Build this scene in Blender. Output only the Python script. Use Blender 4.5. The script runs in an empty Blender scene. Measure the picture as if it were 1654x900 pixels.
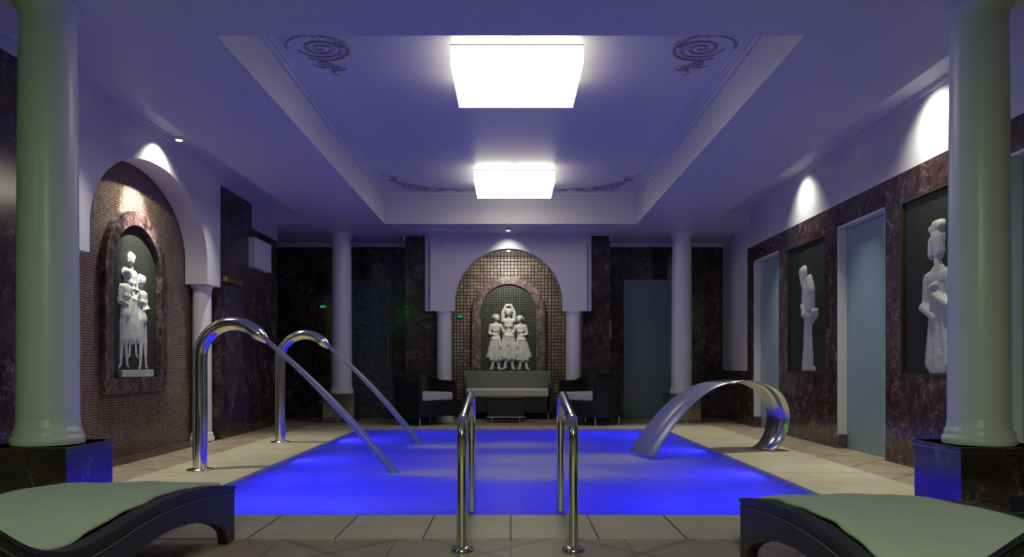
import bpy, bmesh, math, random
import numpy as np
from mathutils import Vector, Matrix
random.seed(7)
PI = math.pi
S = bpy.context.scene
COL = S.collection
H = 0.95            # eye height

# ------------------------------------------------------------------ camera
cam = bpy.data.cameras.new('camera'); co = bpy.data.objects.new('camera', cam); COL.objects.link(co)
co.location = (0, 0, H); co.rotation_euler = (PI/2, 0, 0)
cam.sensor_width = 36; cam.sensor_fit = 'HORIZONTAL'
cam.lens = 1250/1654*36
cam.shift_y = 140/1654; cam.shift_x = 2/1654
cam.clip_start = 0.05; cam.clip_end = 100
S.camera = co
# ------------------------------------------------------------------ world, view
w = bpy.data.worlds.new('world'); S.world = w; w.use_nodes = True
w.node_tree.nodes['Background'].inputs[0].default_value = (0.02, 0.02, 0.05, 1)
w.node_tree.nodes['Background'].inputs[1].default_value = 0.3
S.view_settings.view_transform = 'Standard'; S.view_settings.look = 'None'
S.view_settings.gamma = 1; S.view_settings.use_curve_mapping = False
S.view_settings.exposure = 0.0
S.cycles.max_bounces = 10; S.cycles.diffuse_bounces = 5; S.cycles.glossy_bounces = 4
S.cycles.transmission_bounces = 6; S.cycles.transparent_max_bounces = 12
S.cycles.sample_clamp_indirect = 4.0
S.cycles.caustics_reflective = False; S.cycles.caustics_refractive = False
# light levels
LAMP_E = 5.4          # ceiling lamp shades
POOL_W = 11.0         # each underwater lamp
SPOT_W = 50.0
WALK_W = 210.0
REAR_W = 170.0
BLUE = (0.042, 0.038, 1.0)

def light(name, typ, loc, power, color, rot=(0,0,0), size=0.3, size_y=None, spot=None, blend=0.5, radius=0.03):
    d = bpy.data.lights.new(name, typ); d.energy = power; d.color = color
    if typ == 'AREA':
        d.shape = 'RECTANGLE' if size_y else 'DISK'; d.size = size
        if size_y: d.size_y = size_y
    else:
        d.shadow_soft_size = radius
    if typ == 'SPOT':
        d.spot_size = spot; d.spot_blend = blend
    o = bpy.data.objects.new(name, d); COL.objects.link(o); o.location = loc; o.rotation_euler = rot
    return o
def aim(loc, tgt):
    return (Vector(tgt)-Vector(loc)).to_track_quat('-Z', 'Y').to_euler()

# ------------------------------------------------------------------ mesh helper
class MB:
    def __init__(s): s.v = []; s.f = []; s.sm = []
    def add(s, vs, fs, smooth=False):
        n = len(s.v); s.v += [tuple(p) for p in vs]
        s.f += [tuple(i+n for i in f) for f in fs]; s.sm += [smooth]*len(fs); return s
    def box(s, x0, x1, y0, y1, z0, z1):
        vs = [(x0,y0,z0),(x1,y0,z0),(x1,y1,z0),(x0,y1,z0),(x0,y0,z1),(x1,y0,z1),(x1,y1,z1),(x0,y1,z1)]
        return s.add(vs, [(0,3,2,1),(4,5,6,7),(0,1,5,4),(1,2,6,5),(2,3,7,6),(3,0,4,7)])
    def lathe(s, prof, cx=0, cy=0, n=48, a0=0, a1=2*PI, cap=True):
        full = abs(a1-a0-2*PI) < 1e-6
        m = n if full else n+1
        vs = []
        for r, z in prof:
            for k in range(m):
                a = a0+(a1-a0)*k/n
                vs.append((cx+r*math.cos(a), cy+r*math.sin(a), z))
        fs = []
        for i in range(len(prof)-1):
            for k in range(n):
                k2 = (k+1) % m
                fs.append((i*m+k, i*m+k2, (i+1)*m+k2, (i+1)*m+k))
        s.add(vs, fs, True)
        if cap and full:
            for i, flip in ((0, True), (len(prof)-1, False)):
                idx = [(cx+prof[i][0]*math.cos(2*PI*k/n), cy+prof[i][0]*math.sin(2*PI*k/n), prof[i][1]) for k in range(n)]
                if flip: idx = idx[::-1]
                s.add(idx, [tuple(range(n))])
        return s
    def tube(s, pts, rad, n=16, cap=True, flat=1.0):
        P = [Vector(p) for p in pts]; N = len(P)
        R = rad if hasattr(rad, '__len__') else [rad]*N
        T = []
        for i in range(N):
            a = P[max(i-1,0)]; b = P[min(i+1,N-1)]; T.append((b-a).normalized())
        up = Vector((0,0,1)) if abs(T[0].z) < .95 else Vector((1,0,0))
        u = T[0].cross(up).normalized(); vs = []
        for i in range(N):
            u = (u - T[i]*u.dot(T[i])).normalized(); v = T[i].cross(u)
            for k in range(n):
                a = 2*PI*k/n
                vs.append(P[i]+u*math.cos(a)*R[i]+v*math.sin(a)*R[i]*flat)
        fs = [(i*n+k, i*n+(k+1)%n, (i+1)*n+(k+1)%n, (i+1)*n+k) for i in range(N-1) for k in range(n)]
        s.add(vs, fs, True)
        if cap:
            s.add(vs[:n][::-1], [tuple(range(n))]); s.add(vs[-n:], [tuple(range(n))])
        return s
    def prism(s, poly, axis, a, b):
        """poly: 2D outline (may be concave); axis x: (y,z), y: (x,z), z: (x,y)."""
        n = len(poly)
        def p3(p, t):
            return (t,p[0],p[1]) if axis == 'x' else (p[0],t,p[1]) if axis == 'y' else (p[0],p[1],t)
        vs = [p3(p, a) for p in poly]+[p3(p, b) for p in poly]
        fs = [tuple(range(n)), tuple(range(2*n-1, n-1, -1))]
        fs += [(i, i+n, (i+1)%n+n, (i+1)%n) for i in range(n)]
        return s.add(vs, fs)
    def build(s, name, m, parent=None, loc=None, bevel=0, smooth=None, tri=False, seg=2, **props):
        me = bpy.data.meshes.new(name)
        me.from_pydata(s.v, [], s.f)
        me.polygons.foreach_set('use_smooth', [bool(x) if smooth is None else smooth for x in s.sm])
        bm = bmesh.new(); bm.from_mesh(me)
        bmesh.ops.recalc_face_normals(bm, faces=bm.faces[:])
        big = [f for f in bm.faces if len(f.verts) > 8]
        if big: bmesh.ops.triangulate(bm, faces=big)
        bm.to_mesh(me); bm.free()
        me.materials.append(m)
        o = bpy.data.objects.new(name, me); COL.objects.link(o)
        if parent: o.parent = parent
        if loc: o.location = loc
        if bevel:
            b = o.modifiers.new('bevel', 'BEVEL'); b.width = bevel; b.segments = seg; b.limit_method = 'ANGLE'; b.angle_limit = math.radians(40)
        for k, v in props.items(): o[k] = v
        return o

def struct(o): o['kind'] = 'structure'; return o
def thing(name, label, cat, loc=(0,0,0), rz=0, group=None):
    o = bpy.data.objects.new(name, None); COL.objects.link(o); o.empty_display_size = .1
    o.location = loc; o.rotation_euler = (0,0,rz); o['label'] = label; o['category'] = cat
    if group: o['group'] = group
    return o
def tag(o, label, cat, group=None):
    o['label'] = label; o['category'] = cat
    if group: o['group'] = group
    return o
def children(o): return [c for c in list(bpy.data.objects) if c.parent == o]
def dup(root, loc, rz=None, label=None, group=None):
    r = root.copy(); COL.objects.link(r); r.location = loc
    if rz is not None: r.rotation_euler = (0,0,rz)
    if label: r['label'] = label
    if group: r['group'] = group
    for ch in children(root):
        c = ch.copy(); COL.objects.link(c); c.parent = r
        for g in children(ch):
            d = g.copy(); COL.objects.link(d); d.parent = c
    return r

# ------------------------------------------------------------------ materials
class NT:
    def __init__(s, name):
        s.m = bpy.data.materials.new(name); s.m.use_nodes = True; s.t = s.m.node_tree
        s.b = s.t.nodes['Principled BSDF']; s.out = s.t.nodes['Material Output']
    def n(s, typ, **kw):
        n = s.t.nodes.new(typ)
        for k, v in kw.items():
            if k in n.inputs.keys(): pass
            setattr(n, k, v)
        return n
    def link(s, a, b): s.t.links.new(a, b)
    def val(s, node, key, v):
        node.inputs[key].default_value = v
    def math(s, op, a, b=None, c=None):
        n = s.t.nodes.new('ShaderNodeMath'); n.operation = op
        for i, x in enumerate((a, b, c)):
            if x is None: continue
            if hasattr(x, 'default_value') or hasattr(x, 'is_output'): s.link(x, n.inputs[i])
            else: n.inputs[i].default_value = x
        return n.outputs[0]
    def mix(s, f, a, b):
        n = s.t.nodes.new('ShaderNodeMix'); n.data_type = 'RGBA'
        for idx, x in ((0, f), (6, a), (7, b)):
            if hasattr(x, 'is_output'): s.link(x, n.inputs[idx])
            else: n.inputs[idx].default_value = x if idx == 0 else (*x, 1) if len(x) == 3 else x
        return n.outputs[2]
    def ramp(s, f, stops):
        n = s.t.nodes.new('ShaderNodeValToRGB'); s.link(f, n.inputs[0])
        e = n.color_ramp.elements
        while len(e) < len(stops): e.new(0.5)
        for el, (p, c) in zip(e, stops):
            el.position = p; el.color = (*c, 1) if hasattr(c, '__len__') else (c, c, c, 1)
        return n.outputs[0]
    def obj(s):
        return s.t.nodes.new('ShaderNodeTexCoord').outputs['Object']
    def noise(s, vec, scale, detail=4, rough=.6, dist=0):
        n = s.t.nodes.new('ShaderNodeTexNoise'); s.link(vec, n.inputs['Vector'])
        n.inputs['Scale'].default_value = scale; n.inputs['Detail'].default_value = detail
        n.inputs['Roughness'].default_value = rough; n.inputs['Distortion'].default_value = dist
        return n
    def bump(s, h, strength=.2, dist=.01):
        n = s.t.nodes.new('ShaderNodeBump'); s.link(h, n.inputs['Height'])
        n.inputs['Strength'].default_value = strength; n.inputs['Distance'].default_value = dist
        s.link(n.outputs[0], s.b.inputs['Normal']); return n
    def set(s, base=None, rough=None, metal=None, spec=None):
        if base is not None: s.b.inputs['Base Color'].default_value = (*base, 1)
        if rough is not None: s.b.inputs['Roughness'].default_value = rough
        if metal is not None: s.b.inputs['Metallic'].default_value = metal
        if spec is not None: s.b.inputs['Specular IOR Level'].default_value = spec
        return s

def mat_plain(name, base, rough=.5, metal=0, spec=.5, nscale=30, namp=.06, bump=0):
    t = NT(name).set(base, rough, metal, spec)
    o = t.obj(); n = t.noise(o, nscale, 3)
    c = t.mix(n.outputs[0], [x*(1-namp) for x in base], [min(1, x*(1+namp)) for x in base])
    t.link(c, t.b.inputs['Base Color'])
    if bump: t.bump(n.outputs[0], bump, .005)
    return t.m

def mat_marble(name, dark=(.015,.011,.013), mid=(.085,.048,.046), vein=(.42,.38,.38), scale=1.0, rough=.16, vw=.5, grid=None):
    t = NT(name); o = t.obj()
    d = t.noise(o, 2.2*scale, 5, .65)
    vm = t.n('ShaderNodeVectorMath', operation='MULTIPLY_ADD'); t.link(d.outputs['Color'], vm.inputs[0])
    vm.inputs[1].default_value = (.55/scale,)*3; t.link(o, vm.inputs[2])
    v = t.n('ShaderNodeTexVoronoi', feature='DISTANCE_TO_EDGE'); t.link(vm.outputs[0], v.inputs['Vector']); v.inputs['Scale'].default_value = 7*scale
    v2 = t.n('ShaderNodeTexVoronoi', feature='DISTANCE_TO_EDGE'); t.link(vm.outputs[0], v2.inputs['Vector']); v2.inputs['Scale'].default_value = 18*scale
    e1 = t.ramp(v.outputs['Distance'], [(0, 1.0), (.02, .55), (.06, 0.0)])
    e2 = t.ramp(v2.outputs['Distance'], [(0, .7), (.06, 0.0)])
    msk = t.ramp(t.noise(o, 3.0*scale, 4, .7).outputs[0], [(.47, 0.0), (.66, 1.0)])
    msk2 = t.ramp(t.noise(o, 5.0*scale, 3, .6, 1).outputs[0], [(.45, 0.0), (.7, 1.0)])
    ve = t.math('ADD', t.math('MULTIPLY', e1, msk), t.math('MULTIPLY', t.math('MULTIPLY', e2, msk2), .7))
    ve = t.math('MULTIPLY', t.math('MINIMUM', ve, 1.0), vw)
    patch = t.ramp(t.noise(o, 6*scale, 6, .75, .6).outputs[0], [(.4, 0.0), (.68, 1.0)])
    c = t.mix(patch, dark, mid)
    c = t.mix(ve, c, vein)
    if grid:
        b = t.n('ShaderNodeTexBrick', offset=0.0, squash=1.0)
        # grid in the two in-plane axes chosen
        sp = t.n('ShaderNodeSeparateXYZ'); t.link(o, sp.inputs[0])
        cb = t.n('ShaderNodeCombineXYZ'); t.link(sp.outputs['XYZ'.index(grid[0])], cb.inputs[0]); t.link(sp.outputs['XYZ'.index(grid[1])], cb.inputs[1])
        t.link(cb.outputs[0], b.inputs['Vector']); b.inputs['Scale'].default_value = 1
        b.inputs['Brick Width'].default_value = grid[2]; b.inputs['Row Height'].default_value = grid[3]; b.inputs['Mortar Size'].default_value = .003
        c = t.mix(b.outputs['Fac'], c, (.006,.005,.005))
    t.link(c, t.b.inputs['Base Color']); t.b.inputs['Roughness'].default_value = rough
    t.b.inputs['Specular IOR Level'].default_value = .5
    return t.m

def mat_mosaic(name, axes, tile, c1, c2, grout, rough=.22, mort=.13, patch=None, bump=.5):
    t = NT(name); o = t.obj()
    sp = t.n('ShaderNodeSeparateXYZ'); t.link(o, sp.inputs[0])
    cb = t.n('ShaderNodeCombineXYZ'); t.link(sp.outputs['XYZ'.index(axes[0])], cb.inputs[0]); t.link(sp.outputs['XYZ'.index(axes[1])], cb.inputs[1])
    b = t.n('ShaderNodeTexBrick', offset=0.0, squash=1.0); t.link(cb.outputs[0], b.inputs['Vector'])
    b.inputs['Scale'].default_value = 1; b.inputs['Brick Width'].default_value = tile; b.inputs['Row Height'].default_value = tile
    b.inputs['Mortar Size'].default_value = tile*mort; b.inputs['Mortar Smooth'].default_value = .1
    b.inputs['Color1'].default_value = (0,0,0,1); b.inputs['Color2'].default_value = (1,1,1,1)
    # one flat value per tile
    sn = t.n('ShaderNodeVectorMath', operation='SNAP'); t.link(cb.outputs[0], sn.inputs[0]); sn.inputs[1].default_value = (tile, tile, tile)
    wn = t.n('ShaderNodeTexWhiteNoise'); t.link(sn.outputs[0], wn.inputs['Vector'])
    nn = t.noise(sn.outputs[0], 2.3, 3, .6)
    f = t.math('ADD', t.math('MULTIPLY', wn.outputs['Value'], .6), t.math('MULTIPLY', nn.outputs[0], .5))
    c = t.mix(t.ramp(f, [(.2, 0.0), (.95, 1.0)]), c1, c2)
    if patch:
        c = t.mix(t.ramp(nn.outputs[0], [(.45, 0.0), (.62, .8)]), c, patch)
    c = t.mix(b.outputs['Fac'], c, grout)
    t.link(c, t.b.inputs['Base Color'])
    t.link(t.math('ADD', t.math('MULTIPLY', b.outputs['Fac'], .5), rough), t.b.inputs['Roughness'])
    t.bump(t.math('SUBTRACT', 1.0, b.outputs['Fac']), bump, .003)
    return t.m

M = {}
M['paint'] = mat_plain('white_satin_paint', (.62,.61,.63), .42, 0, .4, 4, .015)
M['column'] = mat_plain('white_column_paint', (.70,.70,.70), .32, 0, .5, 3, .02)
M['plaster_brown'] = mat_plain('brown_scroll_paint', (.33,.28,.31), .7)
M['marble'] = mat_marble('dark_red_marble', grid=('Y','Z',.61,.61))
M['marble_xz'] = mat_marble('dark_brown_marble', grid=('X','Z',.61,.61), dark=(.016,.011,.010), mid=(.075,.046,.036), vw=.5)
M['marble_right'] = mat_marble('red_veined_marble', mid=(.105,.048,.043), dark=(.026,.016,.016), vw=.7, scale=1.3)
M['marble_frame'] = mat_marble('purple_marble_frame', dark=(.02,.010,.013), mid=(.16,.085,.085), vein=(.5,.45,.42), scale=1.9, rough=.3, vw=.9)
M['marble_plinth'] = mat_marble('black_plinth_marble', dark=(.012,.007,.008), mid=(.030,.012,.012), vein=(.5,.45,.42), scale=.55, rough=.12, vw=.6)
M['marble_plinth'].node_tree.nodes['Principled BSDF'].inputs['IOR'].default_value = 2.4
M['mosaic_side'] = mat_mosaic('brown_mosaic_side', 'YZ', .026, (.15,.098,.074), (.42,.32,.22), (.016,.012,.012), patch=(.20,.095,.09), mort=.13, rough=.34)
M['mosaic_back'] = mat_mosaic('brown_mosaic_back', 'XZ', .062, (.08,.052,.036), (.24,.18,.12), (.010,.008,.008), patch=(.10,.05,.05), mort=.12, rough=.45)
M['panel_side'] = mat_mosaic('dark_green_mosaic_side', 'YZ', .022, (.012,.017,.012), (.035,.042,.030), (.004,.004,.004), rough=.4)
M['panel_back'] = mat_mosaic('dark_green_mosaic_back', 'XZ', .045, (.018,.022,.014), (.05,.055,.035), (.004,.005,.004), rough=.4)
M['figure_side'] = mat_mosaic('pale_figure_mosaic_side', 'YZ', .022, (.50,.50,.46), (.64,.64,.58), (.32,.33,.30), rough=.5, bump=.3, mort=.14)
M['figure_back'] = mat_mosaic('pale_figure_mosaic_back', 'XZ', .030, (.50,.50,.44), (.64,.64,.56), (.24,.25,.22), rough=.5, bump=.3, mort=.12)

def mat_tiles(name, c1, c2, joint, bw, bh, ox=0, oy=0, diag=False, mort=.006):
    t = NT(name); o = t.obj()
    mp = t.n('ShaderNodeMapping'); t.link(o, mp.inputs[0]); mp.inputs['Location'].default_value = (ox, oy, 0)
    b = t.n('ShaderNodeTexBrick', offset=0.0, squash=1.0); t.link(mp.outputs[0], b.inputs['Vector'])
    b.inputs['Scale'].default_value = 1; b.inputs['Brick Width'].default_value = bw; b.inputs['Row Height'].default_value = bh
    b.inputs['Mortar Size'].default_value = mort
    n = t.noise(o, 3.5, 6, .65); n2 = t.noise(o, 40, 3, .6)
    f = t.math('ADD', t.math('MULTIPLY', n.outputs[0], .75), t.math('MULTIPLY', n2.outputs[0], .25))
    c = t.mix(t.ramp(f, [(.35, 0.0), (.65, 1.0)]), c1, c2)
    if diag:
        sp = t.n('ShaderNodeSeparateXYZ'); t.link(o, sp.inputs[0])
        for op in ('ADD', 'SUBTRACT'):
            q = t.math(op, sp.outputs[0], sp.outputs[1])
            q = t.math('ADD', q, 40.0+(-.02 if op == 'SUBTRACT' else .07))
            fr = t.math('FRACT', t.math('DIVIDE', q, .79))
            g = t.math('LESS_THAN', t.math('ABSOLUTE', t.math('SUBTRACT', fr, .5)), .04)
            c = t.mix(t.math('MULTIPLY', g, .40), c, (.10,.075,.055))
    c = t.mix(b.outputs['Fac'], c, joint)
    t.link(c, t.b.inputs['Base Color']); t.b.inputs['Roughness'].default_value = .42
    t.bump(t.math('SUBTRACT', 1.0, b.outputs['Fac']), .3, .003)
    return t.m
M['floor'] = mat_tiles('pinkish_floor_tiles', (.34,.27,.19), (.47,.385,.27), (.16,.12,.09), .62, .62, diag=True, mort=.004)
M['coping_x'] = mat_tiles('cream_coping_across', (.54,.50,.33), (.66,.61,.42), (.10,.08,.06), .48, 3, oy=-1.0)
M['coping_y'] = mat_tiles('cream_coping_along', (.54,.50,.33), (.66,.61,.42), (.22,.18,.13), 3, .62, ox=1.0)
M['ceiling_rear'] = M['paint']
M['steel'] = mat_plain('polished_steel', (.74,.73,.70), .13, 1, .5, 20, .04)
M['steel_brushed'] = mat_plain('brushed_steel', (.60,.59,.56), .24, 1, .5, 60, .08)
M['brass'] = mat_plain('dull_brass', (.42,.34,.12), .35, .9)
M['white_plastic'] = mat_plain('white_plastic', (.62,.62,.64), .45)
M['basin'] = mat_tiles('basin_tiles', (.60,.66,.80), (.68,.74,.86), (.35,.4,.6), .15, .15)

def mat_emit(name, col, e):
    t = NT(name); em = t.n('ShaderNodeEmission'); em.inputs[0].default_value = (*col, 1); em.inputs[1].default_value = e
    t.link(em.outputs[0], t.out.inputs[0]); return t.m
M['lamp_shade'] = mat_emit('lit_lamp_shade', (1.0, .93, .74), LAMP_E)
M['lamp_side'] = mat_emit('lit_lamp_side', (1.0, .92, .72), LAMP_E*.55)
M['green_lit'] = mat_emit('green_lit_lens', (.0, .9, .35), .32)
M['pool_lens'] = mat_emit('blue_lit_lens', (.12, .12, 1.0), 4)
M['spot_lens'] = mat_emit('white_lit_lens', (1, .97, .9), 14)

def mat_wicker():
    t = NT('black_wicker'); o = t.obj()
    sp = t.n('ShaderNodeSeparateXYZ'); t.link(o, sp.inputs[0])
    hx = t.math('ADD', sp.outputs[0], sp.outputs[1])
    a = t.math('SINE', t.math('MULTIPLY', hx, 2*PI/.016)); b = t.math('SINE', t.math('MULTIPLY', sp.outputs[2], 2*PI/.012))
    h = t.math('MULTIPLY', a, b)
    c = t.mix(t.ramp(h, [(.0, 0.0), (1, 1.0)]), (.007,.007,.008), (.022,.021,.022))
    t.link(c, t.b.inputs['Base Color']); t.b.inputs['Roughness'].default_value = .42
    t.bump(h, .4, .003); return t.m
M['wicker'] = mat_wicker()
t = NT('grey_wicker'); o_ = t.obj(); sp = t.n('ShaderNodeSeparateXYZ'); t.link(o_, sp.inputs[0])
h = t.math('MULTIPLY', t.math('SINE', t.math('MULTIPLY', sp.outputs[0], 2*PI/.03)), t.math('SINE', t.math('MULTIPLY', sp.outputs[2], 2*PI/.03)))
t.link(t.mix(h, (.10,.11,.10), (.16,.17,.155)), t.b.inputs['Base Color']); t.b.inputs['Roughness'].default_value = .6; M['wicker_grey'] = t.m
def mat_towel():
    t = NT('pale_towel'); o = t.obj()
    n = t.noise(o, 5, 5, .6, .6); f = t.noise(o, 220, 2)
    t.link(t.mix(n.outputs[0], (.48,.52,.44), (.56,.60,.51)), t.b.inputs['Base Color'])
    t.b.inputs['Roughness'].default_value = .95
    t.b.inputs['Sheen Weight'].default_value = .15
    h = t.math('ADD', n.outputs[0], t.math('MULTIPLY', f.outputs[0], .10)); t.bump(h, .45, .02); return t.m
M['towel'] = mat_towel()
M['cushion'] = mat_plain('white_cushion', (.55,.53,.48), .9, bump=.2)
M['piping'] = mat_plain('tan_piping', (.10,.09,.075), .7)

def mat_frost(name, col, rough=.3):
    t = NT(name); o = t.obj(); n = t.noise(o, 1.2, 3)
    t.link(t.mix(n.outputs[0], [c*.85 for c in col], col), t.b.inputs['Base Color'])
    t.b.inputs['Roughness'].default_value = rough; t.b.inputs['Transmission Weight'].default_value = .35
    return t.m
M['frost_blue'] = mat_frost('frosted_blue_glass', (.36,.52,.60))
M['frost_grey'] = mat_frost('frosted_grey_glass', (.27,.34,.38))
t = NT('etched_dark_glass'); o_ = t.obj()
wv = t.n('ShaderNodeTexVoronoi', feature='SMOOTH_F1'); t.link(o_, wv.inputs['Vector']); wv.inputs['Scale'].default_value = 3.4
rg = t.math('SINE', t.math('MULTIPLY', wv.outputs['Distance'], 34))
t.link(t.mix(t.ramp(rg, [(.6, 0.0), (.8, 1.0)]), (.045,.06,.07), (.085,.11,.12)), t.b.inputs['Base Color'])
t.b.inputs['Roughness'].default_value = .35; M['etched'] = t.m

def mat_water():
    t = NT('pool_water'); o = t.obj(); T = t.t
    sp = t.n('ShaderNodeSeparateXYZ'); t.link(o, sp.inputs[0]); X, Y = sp.outputs[0], sp.outputs[1]
    n = t.noise(o, 1.6, 4, .6, .5).outputs[0]
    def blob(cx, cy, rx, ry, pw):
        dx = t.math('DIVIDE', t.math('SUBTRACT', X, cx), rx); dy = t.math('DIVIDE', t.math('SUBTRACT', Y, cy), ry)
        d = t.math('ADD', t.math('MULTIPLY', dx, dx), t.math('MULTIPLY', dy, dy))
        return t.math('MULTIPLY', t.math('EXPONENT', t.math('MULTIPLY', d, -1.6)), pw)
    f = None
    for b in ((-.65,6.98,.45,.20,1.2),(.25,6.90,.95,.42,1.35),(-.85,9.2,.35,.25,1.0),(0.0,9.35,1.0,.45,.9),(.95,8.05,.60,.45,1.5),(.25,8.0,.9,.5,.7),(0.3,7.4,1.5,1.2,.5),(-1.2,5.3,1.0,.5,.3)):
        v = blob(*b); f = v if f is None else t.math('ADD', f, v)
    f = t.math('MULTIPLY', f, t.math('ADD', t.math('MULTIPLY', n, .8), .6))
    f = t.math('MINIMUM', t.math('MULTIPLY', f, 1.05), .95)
    tr = t.n('ShaderNodeBsdfTranslucent'); tr.inputs[0].default_value = (.70,.68,.97,1)
    di = t.n('ShaderNodeBsdfDiffuse'); di.inputs[0].default_value = (.92,.92,.95,1)
    clear = t.n('ShaderNodeBsdfTransparent'); clear.inputs[0].default_value = (.5,.6,1,1)
    gl = t.n('ShaderNodeBsdfGlossy'); gl.inputs['Roughness'].default_value = .22
    m0 = t.n('ShaderNodeMixShader'); m0.inputs[0].default_value = .12; t.link(tr.outputs[0], m0.inputs[1]); t.link(clear.outputs[0], m0.inputs[2])
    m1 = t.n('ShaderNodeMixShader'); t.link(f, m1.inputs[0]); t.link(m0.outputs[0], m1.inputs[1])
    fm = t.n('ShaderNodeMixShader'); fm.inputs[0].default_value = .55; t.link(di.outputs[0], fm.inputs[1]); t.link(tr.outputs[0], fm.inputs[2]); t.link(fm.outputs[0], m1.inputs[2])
    fr = t.n('ShaderNodeFresnel'); fr.inputs[0].default_value = 1.33
    m2 = t.n('ShaderNodeMixShader'); t.link(t.math('MULTIPLY', fr.outputs[0], .45), m2.inputs[0]); t.link(m1.outputs[0], m2.inputs[1]); t.link(gl.outputs[0], m2.inputs[2])
    t.link(m2.outputs[0], t.out.inputs[0])
    wn = t.noise(o, 4.0, 4, .6, .4); bp = t.n('ShaderNodeBump'); t.link(wn.outputs[0], bp.inputs['Height']); bp.inputs['Strength'].default_value = .35; bp.inputs['Distance'].default_value = .05
    t.link(bp.outputs[0], gl.inputs['Normal']); t.link(bp.outputs[0], fr.inputs['Normal'])
    return t.m
M['water'] = mat_water()
def mat_jet(name, clear_amt, streak):
    t = NT(name); o = t.obj()
    mp = t.n('ShaderNodeMapping'); t.link(o, mp.inputs[0]); mp.inputs['Scale'].default_value = streak
    n = t.noise(mp.outputs[0], 10, 3)
    cl = t.n('ShaderNodeBsdfTransparent'); cl.inputs[0].default_value = (.93,.95,1,1)
    tr = t.n('ShaderNodeBsdfTranslucent'); tr.inputs[0].default_value = (.5,.52,.6,1)
    di = t.n('ShaderNodeBsdfDiffuse'); di.inputs[0].default_value = (.45,.46,.52,1)
    gl = t.n('ShaderNodeBsdfGlossy'); gl.inputs['Roughness'].default_value = .3; gl.inputs[0].default_value = (.6,.6,.65,1)
    a = t.n('ShaderNodeMixShader'); a.inputs[0].default_value = .5; t.link(tr.outputs[0], a.inputs[1]); t.link(di.outputs[0], a.inputs[2])
    b = t.n('ShaderNodeMixShader'); b.inputs[0].default_value = .22; t.link(a.outputs[0], b.inputs[1]); t.link(gl.outputs[0], b.inputs[2])
    c = t.n('ShaderNodeMixShader'); t.link(t.math('ADD', t.math('MULTIPLY', n.outputs[0], .25), clear_amt-.12), c.inputs[0]); t.link(b.outputs[0], c.inputs[1]); t.link(cl.outputs[0], c.inputs[2])
    t.link(c.outputs[0], t.out.inputs[0]); return t.m
M['jet'] = mat_jet('water_jet', .38, (1,1,1))
M['sheet'] = mat_jet('water_sheet', .22, (1,8,1))

# ------------------------------------------------------------------ the room
ZS = 3.145; ZR = 3.42; ZC = 3.62; PX = 2.27; PY0 = 4.887; PY1 = 11.53; WZ = -.018
LX, RX = -3.70, 3.73; YR = -3.2
# floor: ring around the pool and its coping
mb = MB()
CX, CY0, CY1 = 3.15, 4.226, 12.15
mb.box(-4.4, -CX, YR, 14.4, -.15, 0).box(CX, 4.4, YR, 14.4, -.15, 0).box(-CX, CX, YR, CY0, -.15, 0).box(-CX, CX, CY1, 14.4, -.15, 0)
struct(mb.build('floor', M['floor']))
struct(MB().box(-CX, CX, CY0, PY0, -.15, .004).box(-CX, CX, PY1, CY1, -.15, .004).build('trim_1', M['coping_x']))
struct(MB().box(-CX, -PX, PY0, PY1, -.15, .004).box(PX, CX, PY0, PY1, -.15, .004).build('trim_2', M['coping_y']))
# basin
mb = MB(); D = -1.25
mb.box(-PX-.1, PX+.1, PY0-.1, PY1+.1, D-.1, D).box(-PX-.1, -PX, PY0-.1, PY1+.1, D, -.15).box(PX, PX+.1, PY0-.1, PY1+.1, D, -.15)
mb.box(-PX, PX, PY0-.1, PY0, D, -.15).box(-PX, PX, PY1, PY1+.1, D, -.15)
struct(mb.build('trim_3', M['basin']))
# soffit at ZS with coffer and two side channels
mb = MB(); T0 = ZS; T1 = 3.75; CXI = 1.97; CA, CB = 5.14, 12.03
mb.box(-4.5, 4.5, YR, CA, T0, T1).box(-4.5, 4.5, CB, 14.6, T0, T1)
mb.box(-3.10, -CXI, CA, CB, T0, T1).box(CXI, 3.10, CA, CB, T0, T1)
struct(mb.build('ceiling', M['paint']))
struct(MB().box(-CXI, CXI, CA, CB, ZC, T1+.05).build('ceiling_coffer', M['paint']))
struct(MB().box(-4.5, -3.10, CA, CB, ZR, T1).box(3.10, 4.5, CA, CB, ZR, T1).build('ceiling_channel', M['paint']))
# coffer mouldings (stepped) and a bead at the lower lip
mb = MB()
def ring(z0, z1, d0, d1):
    mb.box(-CXI, -CXI+d1, CA, CB, z0, z1).box(CXI-d1, CXI, CA, CB, z0, z1)
    mb.box(-CXI+d1, CXI-d1, CA, CA+d1, z0, z1).box(-CXI+d1, CXI-d1, CB-d1, CB, z0, z1)
ring(ZC-.03, ZC, 0, .075); ring(ZC-.055, ZC-.03, 0, .05); ring(ZC-.10, ZC-.055, 0, .025); ring(ZS, ZS+.03, 0, .012)
struct(mb.build('trim_4', M['paint']))
# rear wall
struct(MB().box(-4.5, 4.5, YR-.2, YR, 0, T1).build('wall_rear', M['marble_xz']))
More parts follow.
